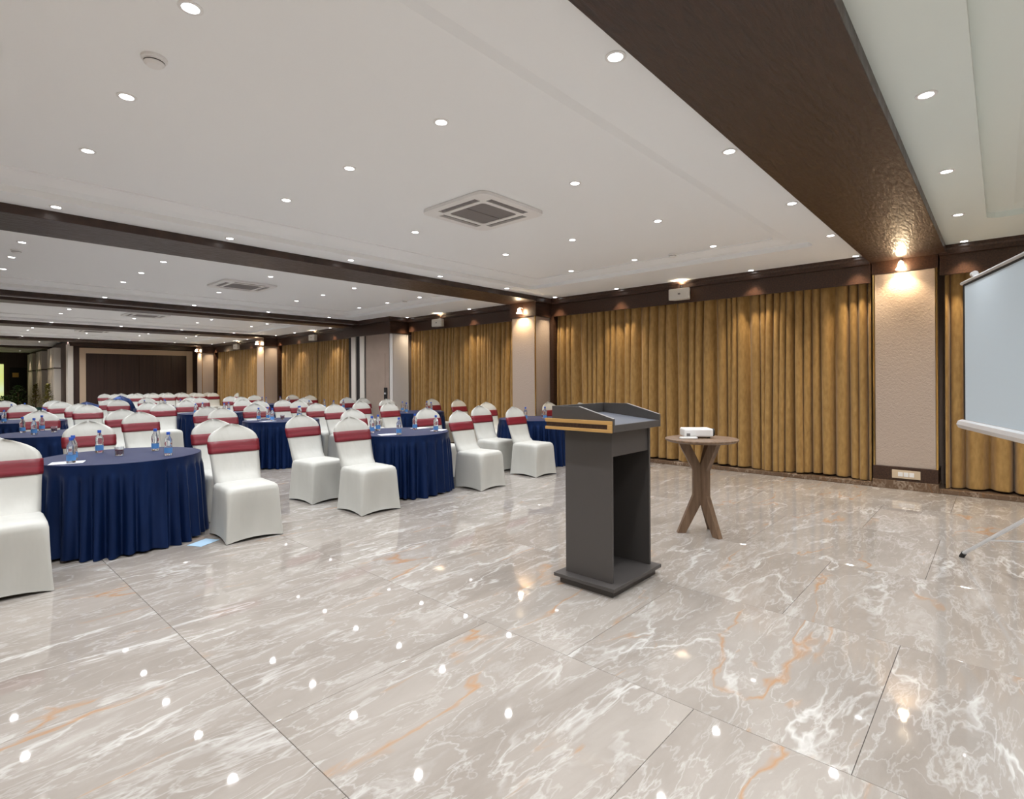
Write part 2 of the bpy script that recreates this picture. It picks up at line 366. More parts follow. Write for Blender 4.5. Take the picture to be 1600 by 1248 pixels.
# ------------------------------------------------------------------ lights
ring_me = MB().rings([[(r*math.cos(2*PI*j/20), r*math.sin(2*PI*j/20), z) for j in range(20)] for r, z in ((0.035, 0.0), (0.035, -0.005), (0.044, -0.007), (0.050, -0.004), (0.050, 0.0))], False, False).mesh('trim_ring', M['white'], True)
lens_me = MB().lathe([(0.035, -0.001), (0.032, -0.0040), (0.02, -0.005)], 20).mesh('lens', M['lens'], True)
spot_d = bpy.data.lights.new('downlight_beam', 'SPOT'); spot_d.energy = SPOT_W; spot_d.spot_size = math.radians(140); spot_d.spot_blend = 1.0
spot_d.shadow_soft_size = 0.035; spot_d.color = (0.965, 0.975, 0.985)
spot_w = spot_d.copy(); spot_w.color = (1.0, 0.80, 0.55); spot_w.spot_size = math.radians(78); spot_w.spot_blend = 0.7; spot_w.energy = SPOT_W*0.9
def downlight(x, y, z, label, group, warm=False, beam=True):
    t = thing('recessed_downlight', label, 'downlight', (x, y, z), 0, group)
    link('trim_ring', ring_me, t); link('lens', lens_me, t)
    if beam:
        l = link('downlight_beam', spot_w if warm else spot_d, t); l.location = (0, 0, -0.012)
BAY = {-1: 'screen-end bay', 0: 'lectern bay', 1: 'second bay', 2: 'third bay', 3: 'fourth bay', 4: 'lobby bay'}
LX = [6.55, 5.115, 3.66, 2.22, 0.80, -0.64]
for k in range(-1, 5):
    o = P*k; bay = BAY[k]; g = 'ceiling downlights of the '+bay
    xs = LX if k <= 0 else (LX[:5] if k < 4 else LX[2:5])
    for i, x in enumerate(xs):
        n = LX.index(x)
        for r, y in enumerate((2.61, 3.69, 4.75)):
            if n == 2 and r == 1: continue
            if k == 4 and r == 2: continue
            downlight(x, y+o, HT, 'recessed white downlight, %s tray, %s row from the screen, %s from the curtains' % (bay, ORD[r], ORD[n]), g)
        for y, wd in ((1.345, 'screen-side'), (6.06, 'far-side')):
            if k == 4 and y > 6: continue
            downlight(x, y+o, HC, 'recessed downlight along the %s beam of the %s, %s from the curtains' % (wd, bay, ORD[n+1]), g)
    if k < 4:
        for r, y in enumerate((1.34, 2.60, 4.77, 6.07)):
            downlight(7.86, y+o, HC, 'warm recessed downlight close to the pelmet of the %s, %s from the screen end' % (bay, ORD[r]), g, warm=True)

for i, (x, y) in enumerate([(3.15, 26.2), (3.15, 27.9), (3.15, 31.0), (3.15, 33.9), (1.9, 28.5), (1.9, 32.0)]):
    downlight(x, y, HT if y < 29 else HC, 'warm recessed downlight in the lobby ceiling, %s along' % ORD[i], 'lobby downlights', warm=True)
# pillar spot lamps
def pillar_lamp(x, y, z, label):
    t = thing('pillar_spotlight', label, 'lamp', (x, y, z), 0, 'pillar lamps')
    MB().tube((0.10, 0, 0.07), (0, 0, 0.07), 0.009).tube((0, 0, 0.07), (0, 0, 0.045), 0.012).obj('bracket', M['alu'], t)
    MB().lathe([(0.016, 0.05), (0.024, 0.045), (0.030, 0.0), (0.050, -0.035), (0.052, -0.040)], 16, cap1=False).obj('shade', M['warm'], t, True)
    ld = bpy.data.lights.new('pillar_spot_beam', 'SPOT'); ld.energy = 26; ld.color = (1, 0.74, 0.44); ld.spot_size = math.radians(115); ld.spot_blend = 0.7; ld.shadow_soft_size = 0.02
    l = link('pillar_spot_beam', ld, t); l.location = (0, 0, -0.05); l.rotation_euler = (0, math.radians(-14), 0)
pillar_lamp(7.93, 0.89, 2.70, 'small glowing cone lamp above the pillar next to the projection screen')
pillar_lamp(7.46, yb(1)+0.36, 2.63, 'small glowing cone lamp on the pillar between the first two curtain bays')
pillar_lamp(7.46, yb(3)+0.36, 2.63, 'small glowing cone lamp on the pillar past the folded partition')
pillar_lamp(7.46, yb(4)+0.36, 2.63, 'small glowing cone lamp on the pillar by the brown far wall')

# speakers on the pelmet, each with an up-light lamp behind it
for k in range(4):
    where = ['above the first curtain bay', 'above the second curtain bay', 'beyond the folded partition', 'close to the far wall'][k]
    t = thing('wall_speaker', 'white wedge loudspeaker on the pelmet '+where, 'speaker', (7.90, 3.66+P*k, 2.665), 0, 'pelmet speakers')
    b = MB(); b.prism([(-0.06, -0.175), (-0.075, -0.15), (-0.075, 0.15), (-0.05, 0.175), (0.055, 0.12), (0.055, -0.13)], -0.085, 0.085)
    b.obj('cabinet', M['offwhite'], t, bevel=0.012, seg=3)
    MB().box((-0.077, -0.03, -0.012), (-0.0745, 0.01, 0.012)).obj('logo', M['grille'], t)
    MB().tube((0.05, 0, 0), (0.11, 0, 0), 0.02).obj('bracket', M['black'], t)
    t = thing('cornice_uplight', 'small warm up-light tucked behind the speaker '+where, 'lamp', (7.93, 3.66+P*k, 2.76), 0, 'pelmet up-lights')
    MB().lathe([(0.018, 0.0), (0.022, 0.02), (0.024, 0.05)], 12, cap1=False).obj('housing', M['black'], t, True)
    MB().lathe([(0.021, 0.040), (0.012, 0.046)], 12).obj('lens', M['warm'], t)
    ld = bpy.data.lights.new('uplight_beam', 'SPOT'); ld.energy = 16; ld.color = (1, 0.80, 0.55); ld.spot_size = math.radians(150); ld.spot_blend = 0.8; ld.shadow_soft_size = 0.02
    l = link('uplight_beam', ld, t); l.location = (-0.02, 0, 0.056); l.rotation_euler = (PI, 0, 0)

# air conditioner cassettes, detectors
def rrect(w_, r, n=5):
    out = []
    for sx, sy, a0 in ((1, 1, 0), (-1, 1, PI/2), (-1, -1, PI), (1, -1, 1.5*PI)):
        out += [(sx*(w_-r)+r*math.cos(a0+PI/2*t/n), sy*(w_-r)+r*math.sin(a0+PI/2*t/n)) for t in range(n+1)]
    return out
def ac_mesh():
    bm = bmesh.new(); es = []
    loops = [rrect(0.43, 0.09)]+[rrect(0.235, 0.04)]
    for a in range(4):
        c, s_ = math.cos(a*PI/2), math.sin(a*PI/2)
        loops.append([(c*x-s_*y, s_*x+c*y) for x, y in ((-0.25, 0.285), (0.25, 0.285), (0.25, 0.355), (-0.25, 0.355))])
    for lp in loops:
        vs = [bm.verts.new((x, y, 0)) for x, y in lp]
        es += [bm.edges.new((vs[i], vs[(i+1) % len(vs)])) for i in range(len(vs))]
    bmesh.ops.triangle_fill(bm, edges=es, use_beauty=True)
    r = bmesh.ops.extrude_face_region(bm, geom=list(bm.faces))
    bmesh.ops.translate(bm, verts=[v for v in r['geom'] if isinstance(v, bmesh.types.BMVert)], vec=(0, 0, 0.028))
    bmesh.ops.recalc_face_normals(bm, faces=bm.faces)
    me = bpy.data.meshes.new('fascia'); bm.to_mesh(me); bm.free(); me.materials.append(M['white']); return me
ACM = ac_mesh()
for k in range(4):
    t = thing('ceiling_air_conditioner', 'white square air conditioner cassette in the ceiling tray of the '+BAY[k], 'air conditioner', (3.66, 3.69+P*k, HT-0.030), 0, 'ceiling cassettes')
    link('fascia', ACM, t)
    MB().box((-0.40, -0.40, 0.022), (0.40, 0.40, 0.029)).obj('dark_cavity', M['dark'], t)
    gme = MB().box((-0.234, 0.006, 0.004), (0.234, 0.234, 0.020)).mesh('intake_grille', M['grille'], bevel=0.004)
    for s_ in (0, PI): link('intake_grille', gme, t, (0, 0, 0), s_)
    lme = MB().prism([(0.300, 0.004), (0.338, 0.018), (0.338, 0.022), (0.296, 0.008)], -0.245, 0.245, lambda u, v, w: (w, u, v)).mesh('louver', M['grille'])
    for a in range(4): link('louver', lme, t, (0, 0, 0), a*PI/2)
for k in range(3):
    for x, y, wd in ((0.80, 3.15, 'away from the curtains'), (6.61, 3.17, 'towards the curtains')):
        t = thing('smoke_detector', 'small round white smoke detector in the %s tray, %s' % (BAY[k], wd), 'smoke detector', (x, y+P*k, HT), 0, 'smoke detectors')
        MB().lathe([(0.058, 0), (0.058, -0.012), (0.050, -0.016)], 20).obj('base_plate', M['white'], t, True)
        MB().lathe([(0.046, -0.016), (0.046, -0.030), (0.034, -0.042), (0.0, -0.044)], 20).obj('sensor_dome', M['white'], t, True)
        MB().lathe([(0.0465, -0.022), (0.0465, -0.027)], 20, cap0=False, cap1=False).obj('dark_slot', M['dark'], t)

# ------------------------------------------------------------------ curtains
def curtain(y0, y1, seed, label):
    rnd = random.Random(seed); L = y1-y0
    ed = [0.0]
    while ed[-1] < L: ed.append(ed[-1]+rnd.choice((rnd.uniform(0.07, 0.12), rnd.uniform(0.12, 0.27))))
    ed = [e*L/ed[-1] for e in ed]; amp = [rnd.uniform(0.045, 0.085) for _ in ed]; off = [rnd.uniform(-0.02, 0.02) for _ in ed]; dr = [rnd.uniform(-0.05, 0.05) for _ in ed]
    N = max(20, int(L/0.011)); zs = [0.07, 0.075, 0.12, 0.2, 0.5, 0.9, 1.3, 1.7, 2.05, 2.35, 2.55, 2.74]
    rows = []
    for z in zs:
        row = []; t = z/2.74
        for i in range(N+1):
            s_ = L*i/N; j = 0
            while j < len(ed)-2 and ed[j+1] <= s_: j += 1
            u = (s_-ed[j])/(ed[j+1]-ed[j])
            sm = u*u*(3-2*u); a = amp[j]*(1-sm)+amp[j+1]*sm; o_ = off[j]*(1-sm)+off[j+1]*sm; d_ = dr[j]*(1-sm)+dr[j+1]*sm
            c = math.cos(2*PI*u); c = 1-2*((1-c)/2)**1.7
            fl = 1.12-0.42*t
            edge = min(1, s_/0.06, (L-s_)/0.06)
            x = 8.155-a*c*fl*(1.0 if z < 2.3 else 0.8)+o_*(1-t)+0.008*math.sin(3.1*s_+2.0*z)
            y = y0+s_+(d_*(1-t)*0.6+0.35*a*math.sin(2*PI*u)*fl*0.5)*edge
            zz_ = z+(0.012*math.sin(5*s_+seed) if z < 0.1 else 0)
            row.append((x, y, zz_))
        rows.append(row)
    o = MB().rings(rows, False, False, False).obj('curtain', M['gold'], None, 'all')
    md = o.modifiers.new('thickness', 'SOLIDIFY'); md.thickness = 0.006
    return tag(o, label, 'curtain', 'gold curtains along the wall')
curtain(-2.2, 0.49, 3, 'gold curtain beside the screen pillar, behind the projection screen')
curtain(-4.9, -2.2, 4, 'gold curtain in the corner behind the screen')
curtain(1.22, 3.74, 5, 'gold curtain of the first bay, hanging beside the screen pillar')
curtain(3.74, 6.20, 6, 'gold curtain of the first bay, hanging behind the lectern')
curtain(6.95, 8.8, 8, 'gold curtain of the second bay, hanging next to the wallpapered pillar')
curtain(8.8, 10.68, 9, 'gold curtain of the second bay, hanging next to the folded partition')
curtain(12.86, 15.3, 10, 'gold curtain just past the folded partition')
curtain(15.3, 17.72, 11, 'gold curtain in front of the pillar past the partition')
curtain(18.5, 23.45, 12, 'gold curtain nearest to the brown far wall'.replace('nearest to', 'next to'))

# ------------------------------------------------------------------ lectern
t = thing('lectern', 'dark grey wooden lectern with a gold framed side and open back', 'lectern')
def lect(name, a, b, m='grey', bevel=0.002, parent=None): return MB().box(a, b).obj(name, M[m], parent or t, bevel=bevel)
lect('plinth', (2.88, 1.79, 0), (3.44, 2.195, 0.045)); lect('base_plate', (2.85, 1.76, 0.045), (3.47, 2.225, 0.068))
lect('side_panel', (2.92, 1.815, 0.068), (2.94, 2.175, 1.03)); lect('side_panel', (3.405, 1.815, 0.068), (3.425, 2.175, 1.03))
lect('front_panel', (2.94, 2.155, 0.068), (3.405, 2.175, 1.03))
lect('apron', (2.94, 1.825, 0.862), (3.405, 1.845, 1.03))
prof = [(1.76, 1.026), (1.76, 1.110), (2.02, 1.180), (2.235, 1.180), (2.235, 1.026)]
for x in (2.855, 3.454):
    ck = MB().prism(prof, x, x+0.018, lambda u, v, w: (w, u, v)).obj('cheek', M['grey'], t, bevel=0.0015)
    MB().prism([(1.762, 1.1105), (2.02, 1.1805), (2.02, 1.1822), (1.762, 1.1122)], x+0.001, x+0.017, lambda u, v, w: (w, u, v)).obj('cheek_edge', M['edge'], ck)
lect('fascia', (2.873, 1.762, 1.026), (3.454, 1.780, 1.071))
lect('back_board', (2.873, 2.217, 1.026), (3.454, 2.235, 1.180))
MB().prism([(1.780, 1.058), (1.780, 1.070), (2.217, 1.112), (2.217, 1.10)], 2.873, 3.454, lambda u, v, w: (w, u, v)).obj('desk', M['desk'], t)
lect('underside', (2.873, 1.78, 1.026), (3.454, 2.217, 1.034))
tr = lect('gold_bar', (2.842, 1.765, 1.073), (2.8555, 2.285, 1.097), 'goldtrim')
lect('gold_bar', (2.842, 1.765, 1.024), (2.8555, 2.285, 1.044), 'goldtrim')
lect('gold_end', (2.842, 1.765, 1.044), (2.8555, 1.797, 1.073), 'goldtrim')
lect('dark_inlay', (2.850, 1.797, 1.044), (2.8552, 2.28, 1.073), 'wood')

# ------------------------------------------------------------------ side table, projector, remote
t = thing('side_table', 'round brown wooden side table with crossed plank legs', 'side table', (4.63, 1.96, 0))
MB().lathe([(0.285, 0.805), (0.308, 0.818), (0.308, 0.830), (0.304, 0.833)], 40).obj('table_top', M['oak'], t, True)
lp = [(0.205, 0.806), (0.078, 0.555), (0.078, 0.335), (0.215, 0.0), (0.145, 0.0), (0.004, 0.275), (0.004, 0.585), (0.115, 0.806)]
for a in (128, 247, 356):
    a = math.radians(a); ca, sa = math.cos(a), math.sin(a)
    MB().prism(lp, -0.024, 0.024, lambda u, v, w: (u*ca-w*sa, u*sa+w*ca, v)).obj('plank_leg', M['oak'], t, bevel=0.002)
t = thing('projector', 'small white projector on the round side table', 'projector', (4.66, 2.02, 0.833), math.radians(-52))
MB().box((-0.125, -0.09, 0.012), (0.125, 0.09, 0.085)).obj('housing', M['white'], t, bevel=0.014, seg=3)
MB().lathe([(0.034, 0), (0.034, 0.02), (0.028, 0.022), (0.0, 0.016)], 20).obj('lens', M['black'], t, True).matrix_local = Matrix.Translation((0.122, -0.035, 0.05)) @ Matrix.Rotation(PI/2, 4, 'Y')
MB().box((-0.105, -0.0915, 0.022), (-0.075, -0.0895, 0.045)).obj('vent_grille', M['grille'], t)
MB().box((0.1245, 0.01, 0.02), (0.1265, 0.075, 0.065)).obj('port_panel', M['grille'], t)
for x, y in ((-0.09, -0.06), (0.09, -0.06), (0, 0.06)): MB().lathe([(0.012, 0), (0.012, 0.014)], 10, (x, y, 0)).obj('foot', M['black'], t)
MB().box((-0.02, -0.03, 0.085), (0.05, 0.03, 0.088)).obj('button_pad', M['offwhite'], t)
r_ = MB().box((-0.075, -0.018, 0), (0.075, 0.018, 0.018)).obj('remote_control', M['white'], None, bevel=0.005)
r_.location = (4.50, 2.02, 0.833); r_.rotation_euler = (0, 0, math.radians(-52)); tag(r_, 'slim white remote control lying before the projector', 'remote')

# ------------------------------------------------------------------ projection screen
a = math.radians(17.2); U = Vector((-math.cos(a), -math.sin(a), 0))      # from its curtain-side end towards the camera side
Lp = Vector((5.6, 0.224, 0)); Wd = 2.3; Pp = Lp+U*Wd/2; Nn = Vector((-math.sin(a), math.cos(a), 0))
t = thing('projection_screen', 'white tripod projection screen standing by the pillar', 'screen', Pp)
def sp(s_, n_, z): q = U*(s_-Wd/2)+Nn*n_; return (q.x, q.y, z)
def slab(name, s0, s1, n0, n1, z0, z1, m, parent=t, bevel=0):
    return MB().rings([[sp(s0, n0, z0), sp(s1, n0, z0), sp(s1, n1, z0), sp(s0, n1, z0)], [sp(s0, n0, z1), sp(s1, n0, z1), sp(s1, n1, z1), sp(s0, n1, z1)]]).obj(name, M[m], parent, bevel=bevel)
ZT, ZB = 2.105, 1.00
fab = slab('screen_fabric', 0.042, Wd-0.042, -0.002, 0.002, ZB+0.02, ZT-0.03, 'screen')
slab('black_border', 0.0, 0.042, -0.0022, 0.0022, ZB+0.02, ZT-0.03, 'black', fab); slab('black_border', Wd-0.042, Wd, -0.0022, 0.0022, ZB+0.02, ZT-0.03, 'black', fab)
slab('black_border', 0.0, Wd, -0.0022, 0.0022, ZT-0.03, ZT-0.008, 'black', fab)
MB().tube(sp(-0.03, 0, ZT), sp(Wd+0.03, 0, ZT), 0.013, 12).obj('top_bar', M['alu'], t, True)
MB().tube(sp(-0.045, 0, ZB-0.02), sp(Wd+0.045, 0, ZB-0.02), 0.038, 8).obj('roller_case', M['alu'], t)
for s_ in (-0.055, Wd+0.045): MB().tube(sp(s_, 0, ZB-0.02), sp(s_+0.01, 0, ZB-0.02), 0.034, 8).obj('end_cap', M['white'], t)
MB().tube(sp(Wd/2, -0.06, 0.35), sp(Wd/2, -0.06, ZT+0.06), 0.015, 12).obj('post', M['alu'], t, True)
MB().tube(sp(Wd/2, -0.06, ZT+0.05), sp(Wd/2, 0.0, ZT+0.05), 0.010).tube(sp(Wd/2, 0.0, ZT+0.055), sp(Wd/2, 0.0, ZT+0.005), 0.010).obj('hanging_hook', M['alu'], t)
MB().tube(sp(Wd/2-0.92, 0.0, ZT+0.03), sp(Wd/2-0.88, 0.0, ZT+0.03), 0.022, 12).obj('handle', M['alu'], t)
MB().tube(sp(Wd/2, -0.06, 0.50), sp(Wd/2, -0.06, 0.60), 0.026).obj('leg_collar', M['black'], t)
foot = Vector((5.28, 0.23, 0))-Pp
fa = math.atan2(foot.y, foot.x); fr = foot.length
pc = Vector(sp(Wd/2, -0.06, 0))
for da in (0, -1.8, 2.97):
    f_ = pc+Vector((math.cos(fa+da), math.sin(fa+da), 0))*fr if da else foot
    f0 = Vector((f_.x, f_.y, 0.02)); top = pc+Vector((0, 0, 0.55))
    lg = MB().tube(f0, top, 0.0125, 10).obj('leg', M['alu'], t, True)
    MB().tube(f0+Vector((0, 0, -0.018)), f0+(top-f0)*0.04, 0.017, 10).obj('rubber_foot', M['black'], lg)
    MB().tube(f0+(top-f0)*0.38, pc+Vector((0, 0, 0.36)), 0.006, 8).obj('strut', M['alu'], t)

# socket plate on the pillar
t = thing('socket_plate', 'cream socket plate set in the skirting of the screen pillar', 'socket', (8.013, 0.86, 0.185))
MB().box((-0.008, -0.14, -0.05), (0.004, 0.14, 0.05)).obj('plate', M['plate'], t, bevel=0.003)
for y in (-0.055, 0.0, 0.055): MB().box((-0.011, y-0.024, -0.026), (-0.007, y+0.024, 0.026)).obj('socket_module', M['white'], t, bevel=0.002)

# ------------------------------------------------------------------ tables
def table_meshes():
    rnd = random.Random(21); N = 340; R = 0.585
    ph = 0.0; phs = []
    n_pl = 34; wid = [rnd.uniform(0.65, 1.4) for _ in range(n_pl)]; tot = sum(wid); cum = [0]
    for q in wid: cum.append(cum[-1]+q/tot)
    amp = [rnd.uniform(0.6, 1.25) for _ in range(n_pl)]
    def disp(u):
        j = 0
        while j < n_pl-1 and cum[j+1] <= u: j += 1
        v = (u-cum[j])/(cum[j+1]-cum[j]); sm = v*v*(3-2*v)
        cc = math.cos(2*PI*v); cc = 1-2*((1-cc)/2)**1.5
        return cc*(amp[j]*(1-sm)+amp[(j+1) % n_pl]*sm)
    lev = [(0.722, 0.003, 0.0), (0.700, 0.006, 0.0), (0.655, 0.007, 0.02), (0.635, 0.007, 0.25), (0.60, 0.008, 0.5), (0.45, 0.013, 0.8), (0.25, 0.018, 1.0), (0.08, 0.024, 1.15), (0.012, 0.028, 1.3)]
    rows = []
    for z, fl, a in lev:
        row = []
        for i in range(N):
            th = 2*PI*i/N; r = R+fl+0.030*a*disp(i/N)
            row.append((r*math.cos(th), r*math.sin(th), z+(0.010*math.sin(7*th) if z < 0.05 else 0)))
        rows.append(row)
    sk = MB().rings(rows, False, False).mesh('skirt', M['navy'], 'all')
    tp = MB().lathe([(R-0.02, 0.690), (R+0.003, 0.716), (R-0.001, 0.7235), (R-0.012, 0.726)], 72).mesh('table_top', M['navytop'], True)
    lgm = MB().lathe([(0.22, 0), (0.22, 0.02), (0.035, 0.04), (0.035, 0.66), (0.2, 0.69)], 16).mesh('pedestal', M['black'])
    return sk, tp, lgm
SK, TP, PD = table_meshes()
ROWN = ['front-row', 'second-row', 'third-row', 'fourth-row']; COLN = ['outer', 'middle', 'curtain-side']
TX = [(1.18, 4.03, 6.83), (1.13, 4.03, 6.81), (1.13, 4.03, 6.30), (1.13, 4.03, 6.81)]
TY = [(5.64, 5.54, 5.72), (8.85, 8.83, 8.88), (12.05, 12.05, 11.50), (15.35, 15.35, 15.35)]
for r in range(4):
    for c in range(3):
        t = thing('banquet_table', 'round navy skirted table, %s %s' % (ROWN[r], COLN[c]+' column'), 'table', (TX[r][c], TY[r][c], 0), 0.7*r+1.1*c, 'round banquet tables')
        link('table_top', TP, t); link('skirt', SK, t); link('pedestal', PD, t)

# ------------------------------------------------------------------ chairs
def chair_meshes():
    # seat and skirt of the stretch cover; chair faces -y
    N = 48
    def ring(hw, y0, y1, r, z, pinch=0.0, arch=0.0):
        hd = (y1-y0)/2; cy = (y0+y1)/2; out = []
        pts = []
        for cx_, cy_, a0 in ((hw-r, hd-r, 0), (-hw+r, hd-r, PI/2), (-hw+r, -hd+r, PI), (hw-r, -hd+r, 1.5*PI)):
            pts += [(cx_+r*math.cos(a0+PI/2*q/3), cy_+r*math.sin(a0+PI/2*q/3)) for q in range(4)]
        full = []
        for i in range(16):
            p, q = pts[i], pts[(i+1) % 16]
            if i % 4 == 3: full += [(p[0]+(q[0]-p[0])*s_/9, p[1]+(q[1]-p[1])*s_/9) for s_ in range(9)]
            else: full.append(p)
        for x, y in full:
            ex = 1-min(1, abs(x)/hw)**2 if abs(abs(y)-hd) < r*0.6 else 0
            ey = 1-min(1, abs(y)/hd)**2 if abs(abs(x)-hw) < r*0.6 else 0
            e = max(ex, ey)
            x2 = x*(1-pinch*ey/hw); y2 = y*(1-pinch*ex/hd)
            out.append((x2, cy+y2, z+arch*e))
        return out
    lv = [ring(0.238, -0.255, 0.245, 0.018, 0.002, 0.016, 0.024), ring(0.234, -0.250, 0.240, 0.02, 0.06, 0.022, 0.012), ring(0.226, -0.242, 0.232, 0.028, 0.20, 0.018), ring(0.220, -0.236, 0.226, 0.036, 0.33, 0.010),
          ring(0.217, -0.232, 0.224, 0.045, 0.405, 0.003), ring(0.210, -0.224, 0.222, 0.055, 0.438), ring(0.192, -0.206, 0.215, 0.06, 0.454), ring(0.12, -0.13, 0.16, 0.05, 0.462), ring(0.03, -0.03, 0.05, 0.01, 0.464)]
    seat = MB().rings(lv, False, True).mesh('seat_cover', M['cover'], 'all')
    # backrest: outline half width by height, leaning back
    hs = [(0.40, 0.200), (0.45, 0.203), (0.50, 0.205), (0.56, 0.207), (0.64, 0.211), (0.72, 0.217), (0.79, 0.220), (0.828, 0.216), (0.858, 0.203), (0.884, 0.180), (0.907, 0.147), (0.928, 0.107), (0.946, 0.062), (0.960, 0.014)]
    def yc(z): return 0.205+0.175*((z-0.45)/0.51)
    K = 12
    def section(z, hw, extra=0.0):
        th = 0.026 if z < 0.86 else 0.026*max(0.25, (0.965-z)/0.105)
        fr = th+0.11*math.exp(-max(0, z-0.44)/0.045) if z < 0.75 else th
        out = []
        for i in range(K+1):
            u = -1+2*i/K; bow = 0.022*(1-u*u); ed = (1-abs(u)**4)**0.5 if abs(u) < 1 else 0
            out.append(((hw+extra)*u, yc(z)+bow-(fr+extra)*max(ed, 0.0)-extra*0, z))
        for i in range(K-1, 0, -1):
            u = -1+2*i/K; bow = 0.022*(1-u*u); ed = (1-abs(u)**4)**0.5
            out.append(((hw+extra)*u, yc(z)+bow+(th+extra)*ed, z))
        return out
    back = MB().rings([section(z, h) for z, h in hs]).mesh('back_cover', M['cover'], 'all')
    def hw_at(z):
        for (z0, h0), (z1, h1) in zip(hs, hs[1:]):
            if z0 <= z <= z1: return h0+(h1-h0)*(z-z0)/(z1-z0)
    zs = [0.700, 0.701, 0.722, 0.745, 0.765, 0.785, 0.809, 0.810]; ex = [0.001, 0.006, 0.0075, 0.006, 0.0075, 0.006, 0.007, 0.001]
    sash = MB().rings([section(z, hw_at(z), e) for z, e in zip(zs, ex)], False, False).mesh('sash', M['sash'], 'all')
    return seat, back, sash
SEAT, BACK, SASH = chair_meshes()
def chair(x, y, rz, label, group):
    t = thing('banquet_chair', label, 'chair', (x, y, 0), rz, group)
    link('seat_cover', SEAT, t); link('back_cover', BACK, t); link('sash', SASH, t)
SEATN = {'O1': 'outer front seat', 'O2': 'outer rear seat', 'F': 'rear middle seat', 'C1': 'curtain-side front seat', 'C2': 'curtain-side rear seat'}
CH = {
 (0, 0): dict(O1=(0.36, 4.83), O2=(0.28, 5.56), F=(1.16, 6.60), C1=(1.95, 4.99), C2=(2.08, 5.87)),
 (0, 1): dict(O1=(3.20, 4.98), O2=(3.10, 5.86), F=(4.22, 6.58), C1=(4.82, 4.96), C2=(4.95, 5.84)),
 (0, 2): dict(O1=(5.97, 5.03), O2=(5.92, 5.72), F=(7.00, 6.66), C1=(7.71, 5.06), C2=(7.71, 5.76)),
 (1, 0): dict(F=(1.18, 9.86), C1=(2.02, 8.27), C2=(2.04, 9.32)),
 (1, 1): dict(O1=(3.13, 8.48), O2=(3.13, 9.20), F=(4.12, 9.78), C1=(4.88, 8.26), C2=(4.93, 8.99)),
 (1, 2): dict(O1=(5.80, 7.95), O2=(5.92, 9.08), F=(7.00, 9.82), C1=(7.66, 8.15), C2=(7.70, 9.05)),
 (2, 0): dict(F=(1.30, 13.35), C1=(2.03, 11.95), C2=(2.05, 12.78)),
 (2, 1): dict(O1=(3.12, 11.60), O2=(3.12, 12.34), F=(4.00, 13.02), C1=(4.92, 11.50), C2=(4.94, 12.45)),
 (2, 2): dict(O1=(5.42, 10.65), O2=(5.40, 11.40), F=(6.47, 12.52), C1=(7.19, 11.02), C2=(7.20, 11.78)),
 (3, 0): dict(F=(1.30, 16.6), C1=(2.04, 14.66), C2=(2.10, 16.0)),
 (3, 1): dict(O1=(3.11, 15.00), O2=(3.11, 15.75), F=(4.05, 16.35), C1=(4.94, 15.30), C2=(4.94, 16.05)),
 (3, 2): dict(O1=(5.90, 15.00), O2=(5.90, 15.80), F=(6.82, 16.40), C1=(7.69, 14.65), C2=(7.70, 15.80)),
}
rnd = random.Random(4)
for (r, c), seats in CH.items():
    for s_, (x, y) in seats.items():
        chair(x, y, math.radians(rnd.uniform(-5, 5)), 'white covered chair, maroon sash, %s of the %s %s table' % (SEATN[s_], ROWN[r], COLN[c]), 'covered chairs at the round tables')
# theatre rows before the far wall
for r, y in enumerate((22.0, 22.95, 23.9)):
    for i in range(7 if r < 2 else 6):
        x = 4.55+0.5*i+(0.12 if r == 1 else 0.0)
        chair(x, y, math.radians(rnd.uniform(-3, 3)), 'white covered chair before the far wall, %s row, %s from the lobby' % (ORD[r], ORD[i]), 'rows of chairs before the far wall')
chair(7.55, 21.0, -PI/2, 'white covered chair turned sideways by the pillar near the far wall', 'rows of chairs before the far wall')

# ------------------------------------------------------------------ bottles, glasses, papers
bb = MB().lathe([(0.027, 0.0), (0.030, 0.004), (0.030, 0.07), (0.027, 0.085), (0.030, 0.10), (0.029, 0.135), (0.012, 0.172), (0.012, 0.182)], 14).mesh('bottle_body', M['bottle'], True)
bl = MB().lathe([(0.0306, 0.022), (0.0308, 0.066)], 14, cap0=False, cap1=False).mesh('bottle_label', M['blabel'], True)
bc = MB().lathe([(0.0145, 0.178), (0.0145, 0.200), (0.013, 0.202)], 12).mesh('bottle_cap', M['cap'], True)
TOPZ = 0.7265
def near_table(x, y):
    return min(((r, c) for r in range(4) for c in range(3)), key=lambda q: (TX[q[0]][q[1]]-x)**2+(TY[q[0]][q[1]]-y)**2)
items = []
items += [('b', q) for q in [(0.79, 5.37), (0.83, 5.56), (1.08, 5.99), (1.45, 5.75), (1.43, 5.29), (3.69, 5.66), (3.91, 5.86), (3.76, 5.21), (4.29, 5.6), (4.29, 5.18), (3.75, 9.06), (3.94, 9.15), (3.8, 8.66), (4.43, 9.05), (4.68, 9.24), (6.47, 5.6), (6.74, 5.42), (0.87, 9.18), (0.93, 8.71), (1.08, 9.4)]]
items += [('g', q) for q in [(1.15, 5.61), (4.07, 8.89), (1.15, 8.96), (6.95, 5.63)]]
items += [('p', q) for q in [(0.69, 5.36), (3.68, 5.31), (4.45, 5.7), (4.43, 5.27), (3.7, 9.13), (3.72, 8.64)]]
for (r, c) in [(1, 2), (2, 0), (2, 1), (2, 2), (3, 0), (3, 1), (3, 2)]:
    for q in range(4):
        a = 0.6+q*1.45+r+c; items.append(('b', (TX[r][c]+0.38*math.cos(a), TY[r][c]+0.38*math.sin(a))))
    items.append(('g', (TX[r][c]+0.15, TY[r][c]-0.25)))
by = {}
